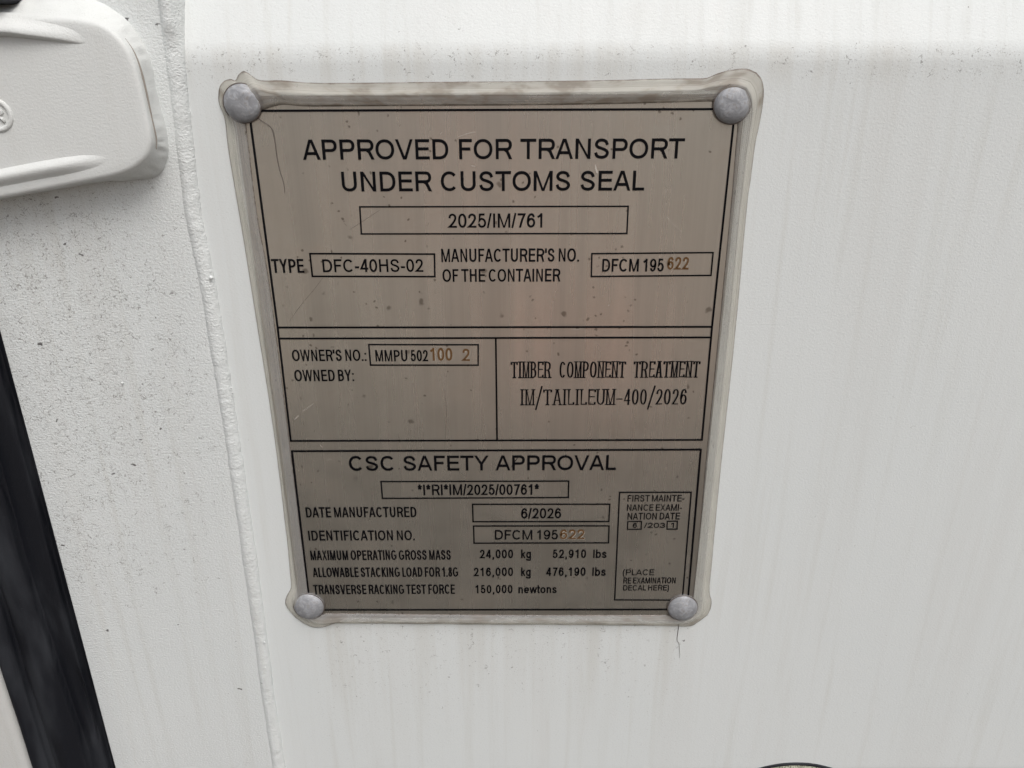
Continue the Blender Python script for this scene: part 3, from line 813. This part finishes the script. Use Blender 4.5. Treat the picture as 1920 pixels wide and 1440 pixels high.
for a_, b_, y0, y1, tx in [(899.8, 962, 1030.8, 1046.8, '24,000'), (977, 995.6, 1030.7, 1046.6, 'kg'), (1036, 1098.7, 1030.6, 1046.4, '52,910'), (1112.5, 1137.5, 1030.6, 1046.3, 'lbs'),
                           (888.5, 962, 1064.4, 1080.2, '216,000'), (977, 995, 1064.3, 1080, 'kg'), (1024, 1097.7, 1064.2, 1079.9, '476,190'), (1110.8, 1136, 1064, 1079.8, 'lbs'),
                           (892, 961, 1097, 1112.4, '150,000'), (972, 1044, 1097, 1112.3, 'newtons')]:
    T(tx, a_, b_, y0, y1, sw=0.074, track=.06 if tx[0].isdigit() else 0)
T('FIRST MAINTE-', 1176.5, 1282.7, 928.4, 940.5, sw=.068, wsp=.68)
T('NANCE EXAMI-', 1175.4, 1278, 945.8, 957.8, sw=.068, wsp=.68)
T('NATION DATE', 1176.5, 1274.4, 961.7, 974.2, sw=.068, wsp=.68)
T('6', 1186, 1194, 980.8, 989.6, sw=0.084); T('/203', 1207.3, 1247, 980.4, 990, sw=0.084); T('1', 1258.2, 1263.5, 980.6, 989.6, sw=0.084)
T('(PLACE', 1167.7, 1226.5, 1067.8, 1078.6, sw=.068)
T('RE EXAMINATION', 1168.7, 1266.5, 1083, 1094.1, sw=.068, wsp=.68)
T('DECAL HERE)', 1168.2, 1254, 1097.2, 1107.2, sw=.068, wsp=.68)
for tx, a_, b_, y0, y1 in [('622', 1250.5, 1291, 482, 505.6), ('100', 808, 848.6, 652.4, 676.4), ('2', 867, 881.3, 654, 676.8), ('622', 1049.6, 1095.8, 993, 1010.8)]:
    T(tx, a_ + .5, b_ + .5, y0 + .7, y1 + .7, M_STAMP_EDGE, sw=.105, name='painted_stamp_rim', yoff=4e-5)  # pale offset copy paints a lit rim, giving the flat digits depth
    o = T(tx, a_, b_, y0, y1, M_STAMP, sw=.080, name='stamped_digits', yoff=-2e-5); o['label'] = 'brown digits stamped into the plate'

# scratches in the metal and a flake of bright bare metal
def scratch(pts, w0, mat, name='scratch'):
    P = [px(x, y, INK_Y) for x, y in catmull(pts, 6)]; V, Fc = [], []
    N = len(P)
    for i, p in enumerate(P):
        t = (P[min(i + 1, N - 1)] - P[max(i - 1, 0)]).normalized(); nn_ = Vector((t.z, 0, -t.x)); u = i / (N - 1)
        w = w0 * .00011 * (.15 + .85 * math.sin(math.pi * (.06 + .88 * u))) * (.8 + .4 * abs(nz(i * .7, w0)))
        q = p + Vector((0, 1e-4, 0)); V += [q + nn_ * w, q - nn_ * w]
    Fc = [(2 * i, 2 * i + 1, 2 * i + 3, 2 * i + 2) for i in range(N - 1)]
    return link(name, V, Fc, mat, plate, smooth=False)
M_SCD = simple('dull_scratch', (.20, .17, .145), .5, .4)
scratch([(541, 605), (562, 575), (592, 539)], .9, M_SCD)
scratch([(833, 730), (837, 765), (836, 800), (834, 842)], .9, M_SCD)
scratch([(655, 431), (680, 415), (712, 394)], 1.0, M_SCD)
scratch([(585, 548), (606, 520)], .6, M_SCD)
scratch([(958, 877), (965, 866), (972, 857)], 1.6, M_INK)
scratch([(1116, 309), (1118, 318), (1120.5, 325)], 3.2, M_SCR)
scratch([(552, 787), (560, 779)], 2.0, M_SCR); scratch([(566, 772), (578, 764), (588, 757)], 1.2, M_SCR)
scratch([(1249, 405), (1262, 420), (1279, 435)], .7, M_SCR)
scratch([(855, 258), (878, 250), (894, 247)], .7, M_SCR); scratch([(883, 311), (891, 312)], 1.0, M_SCR)
scratch([(1070, 617), (1080, 617.5), (1095, 616.5)], 1.3, M_SCR)
scratch([(613, 865), (618, 861), (624, 863)], 1.0, M_SCR)
for i in range(26):
    x = rnd.uniform(560, 1290); y = rnd.uniform(230, 1100); a = rnd.uniform(0, 6.28); l = rnd.uniform(2, 8)
    scratch([(x, y), (x + l * .5 * math.cos(a) + rnd.uniform(-1, 1), y + l * .5 * math.sin(a)), (x + l * math.cos(a), y + l * math.sin(a))], rnd.uniform(.4, .8), M_SCR if rnd.random() < .6 else M_SCD)

# --- sealant round the plate --------------------------------------------
OUT = [[(411, 160), (417, 152), (425, 148), (433, 147), (440, 149.5), (446, 139), (455, 132), (465, 136), (474, 143), (488, 149.5), (526, 149.6), (588, 154), (692, 154), (850, 152), (1000, 151), (1150, 149), (1223, 147), (1300, 146), (1325, 145), (1348, 136), (1373, 129.5), (1400, 127.5), (1419, 135)],
       [(1419, 135), (1430, 150), (1433, 180), (1425, 232), (1417, 270), (1408, 340), (1401, 392), (1378, 640), (1354, 862), (1340.6, 1000), (1335, 1062), (1331, 1108), (1335, 1127), (1333, 1142), (1327, 1154)],
       [(1327, 1154), (1308, 1168), (1294, 1174.5), (1246, 1174), (1100, 1172), (880, 1171), (640, 1169), (626, 1169.5), (603, 1176.7), (584, 1176), (568, 1169), (553, 1158)],
       [(553, 1158), (535, 1136), (536, 1119), (544.6, 1102), (543, 1075), (541, 1050), (536, 1000), (511, 800), (478, 590), (449, 410), (428, 287), (420, 222), (409, 192), (408.5, 172), (411, 160)]]
INN = [[(463, 212), (478, 210), (490, 208), (498, 205.5), (520, 199), (538, 197), (588, 200.5), (780, 199.4), (950, 198.5), (1150, 196), (1264, 193), (1335, 191.7), (1372, 196)],
       [(1372, 196), (1380, 225), (1381.5, 240), (1378, 278), (1375, 319), (1369, 390), (1350, 590), (1322, 872), (1313, 976), (1298, 1117), (1291, 1143)],
       [(1291, 1143), (1280, 1151.5), (1252, 1152.5), (1100, 1153), (900, 1152), (640, 1149.5), (607, 1150), (585, 1145)],
       [(585, 1145), (579, 1112), (565, 1003), (543.5, 829), (507, 540), (484, 410), (470, 300), (463, 238), (463, 212)]]
def sealant_mesh():
    NA = [300, 300, 240, 300]; nv = 18; rows = []; uvs = []; s = 0
    for k in range(4):
        o_ = resample([px(x, y, 0) for x, y in catmull(OUT[k], 5)], NA[k]); i_ = resample([px(x, y, PLATE_Y) for x, y in catmull(INN[k], 5)], NA[k])
        for j in range(NA[k]):
            if rows: s += (o_[j] - last).length
            last = o_[j]; row = []; wid = (i_[j] - o_[j]).length
            H = .0016 + .0004 * nz(s * 60, 2) + .0015 * sm(.012, .019, wid)
            for q in range(nv + 1):
                v = q / nv; p = o_[j].lerp(i_[j], v)
                prof = math.sin(math.pi * min(1, max(0, v))) ** .42 if 0 < v < 1 else 0
                prof *= .62 + .38 * math.sin(math.pi * v)
                rip = .00007 * math.sin(v * 34 + 1.5 * nz(s * 20, 4)) * (1 if 0 < v < 1 else 0) * (1 if k in (0, 2) else .45)
                y = PLATE_Y * sm(.30, .48, v) - H * prof + rip + .00012 * nz(s * 160, v * 4, k)
                if q == 0: y = .0003
                if q == nv: y = PLATE_Y + .0002
                row.append((p.x, y, p.z)); uvs.append((s, v))
            rows.append(row)
    V = [p for r in rows for p in r]; N = len(rows); n = nv + 1; Fc = []
    for j in range(N):
        for i in range(nv): a, b = j * n + i, ((j + 1) % N) * n + i; Fc.append((a, b, b + 1, a + 1))
    return V, Fc, uvs
V, Fc, uvs = sealant_mesh()
link('sealant', V, Fc, M_SEAL, plate, uv=uvs)

# --- rivets -----------------------------------------------------------------
def rivet(cx_, cy_, rpx, seed, lump=0.0):
    yb = PLATE_Y - .0008
    c = px(cx_, cy_, yb - .0015); R = rpx * (px(cx_, cy_, yb) - px(cx_ + 1, cy_, yb)).length
    V, Fc = [], []; n, m = 56, 18
    for j in range(m):
        t = j / m; rr = R * math.cos(t * math.pi / 2) ** .9; yy = .0035 * math.sin(t * math.pi / 2) ** .9
        for i in range(n):
            a = 2 * math.pi * i / n; wob = 1 + .022 * nz(math.cos(a) * 1.3, math.sin(a) * 1.3, seed)
            x, z = rr * wob * math.cos(a), rr * wob * math.sin(a)
            d = .00028 * nz(x * 200 + seed, z * 200) * sm(0, .3, t) + .00007 * math.sin(7 * (a + t * 5) + seed) * sm(.15, .4, t) * (1 - sm(.5, .8, t))
            if lump: d -= lump * math.exp(-((x - .35 * R) ** 2 + (z - .55 * R) ** 2) / (.3 * R) ** 2)
            V.append((c.x + x, yb + .0006 - yy + d, c.z + z))
    V.append((c.x, yb + .0006 - .0035, c.z))
    for j in range(m - 1):
        for i in range(n): a = j * n + i; b = j * n + (i + 1) % n; Fc.append((a, b, b + n, a + n))
    for i in range(n): Fc.append(((m - 1) * n + i, (m - 1) * n + (i + 1) % n, m * n))
    o = link('rivet', V, Fc, M_RIVET, plate)
    # dark gap line where head meets the sealant
    rg, fg = ring_mesh(Vector((c.x, yb - .0001, c.z)), R * 1.0, .00030, 56, 6)
    sub(o, link('dirt_line', rg, fg, M_HAIR))
    o['label'] = ['top left rivet lumped over with sealant', 'top right domed rivet', 'bottom left domed rivet', 'bottom right dented rivet'][seed]
    return o
rivet(452, 194, 35, 0, .0007); rivet(1375, 196, 35, 1); rivet(578, 1140.5, 28.5, 2); rivet(1281, 1143.5, 28, 3, -.0006)

# --- fibres stuck to the plate and a hairline below the last rivet ----------
def fibre(pts, r, Y): return link('fibre', *tube([px(x, y, Y) for x, y in catmull(pts, 8)], lambda t: r * (1 - .75 * t), 6), M_HAIR, plate)
fibre([(482, 220), (490, 226), (505, 236), (511, 245), (515, 264), (520, 300), (526, 325), (532, 345), (533, 362)], .00022, PLATE_Y - .0002)
fibre([(1273, 1170), (1271, 1186), (1269.5, 1200), (1273, 1207), (1274, 1222), (1274, 1234)], .0002, -.0001)
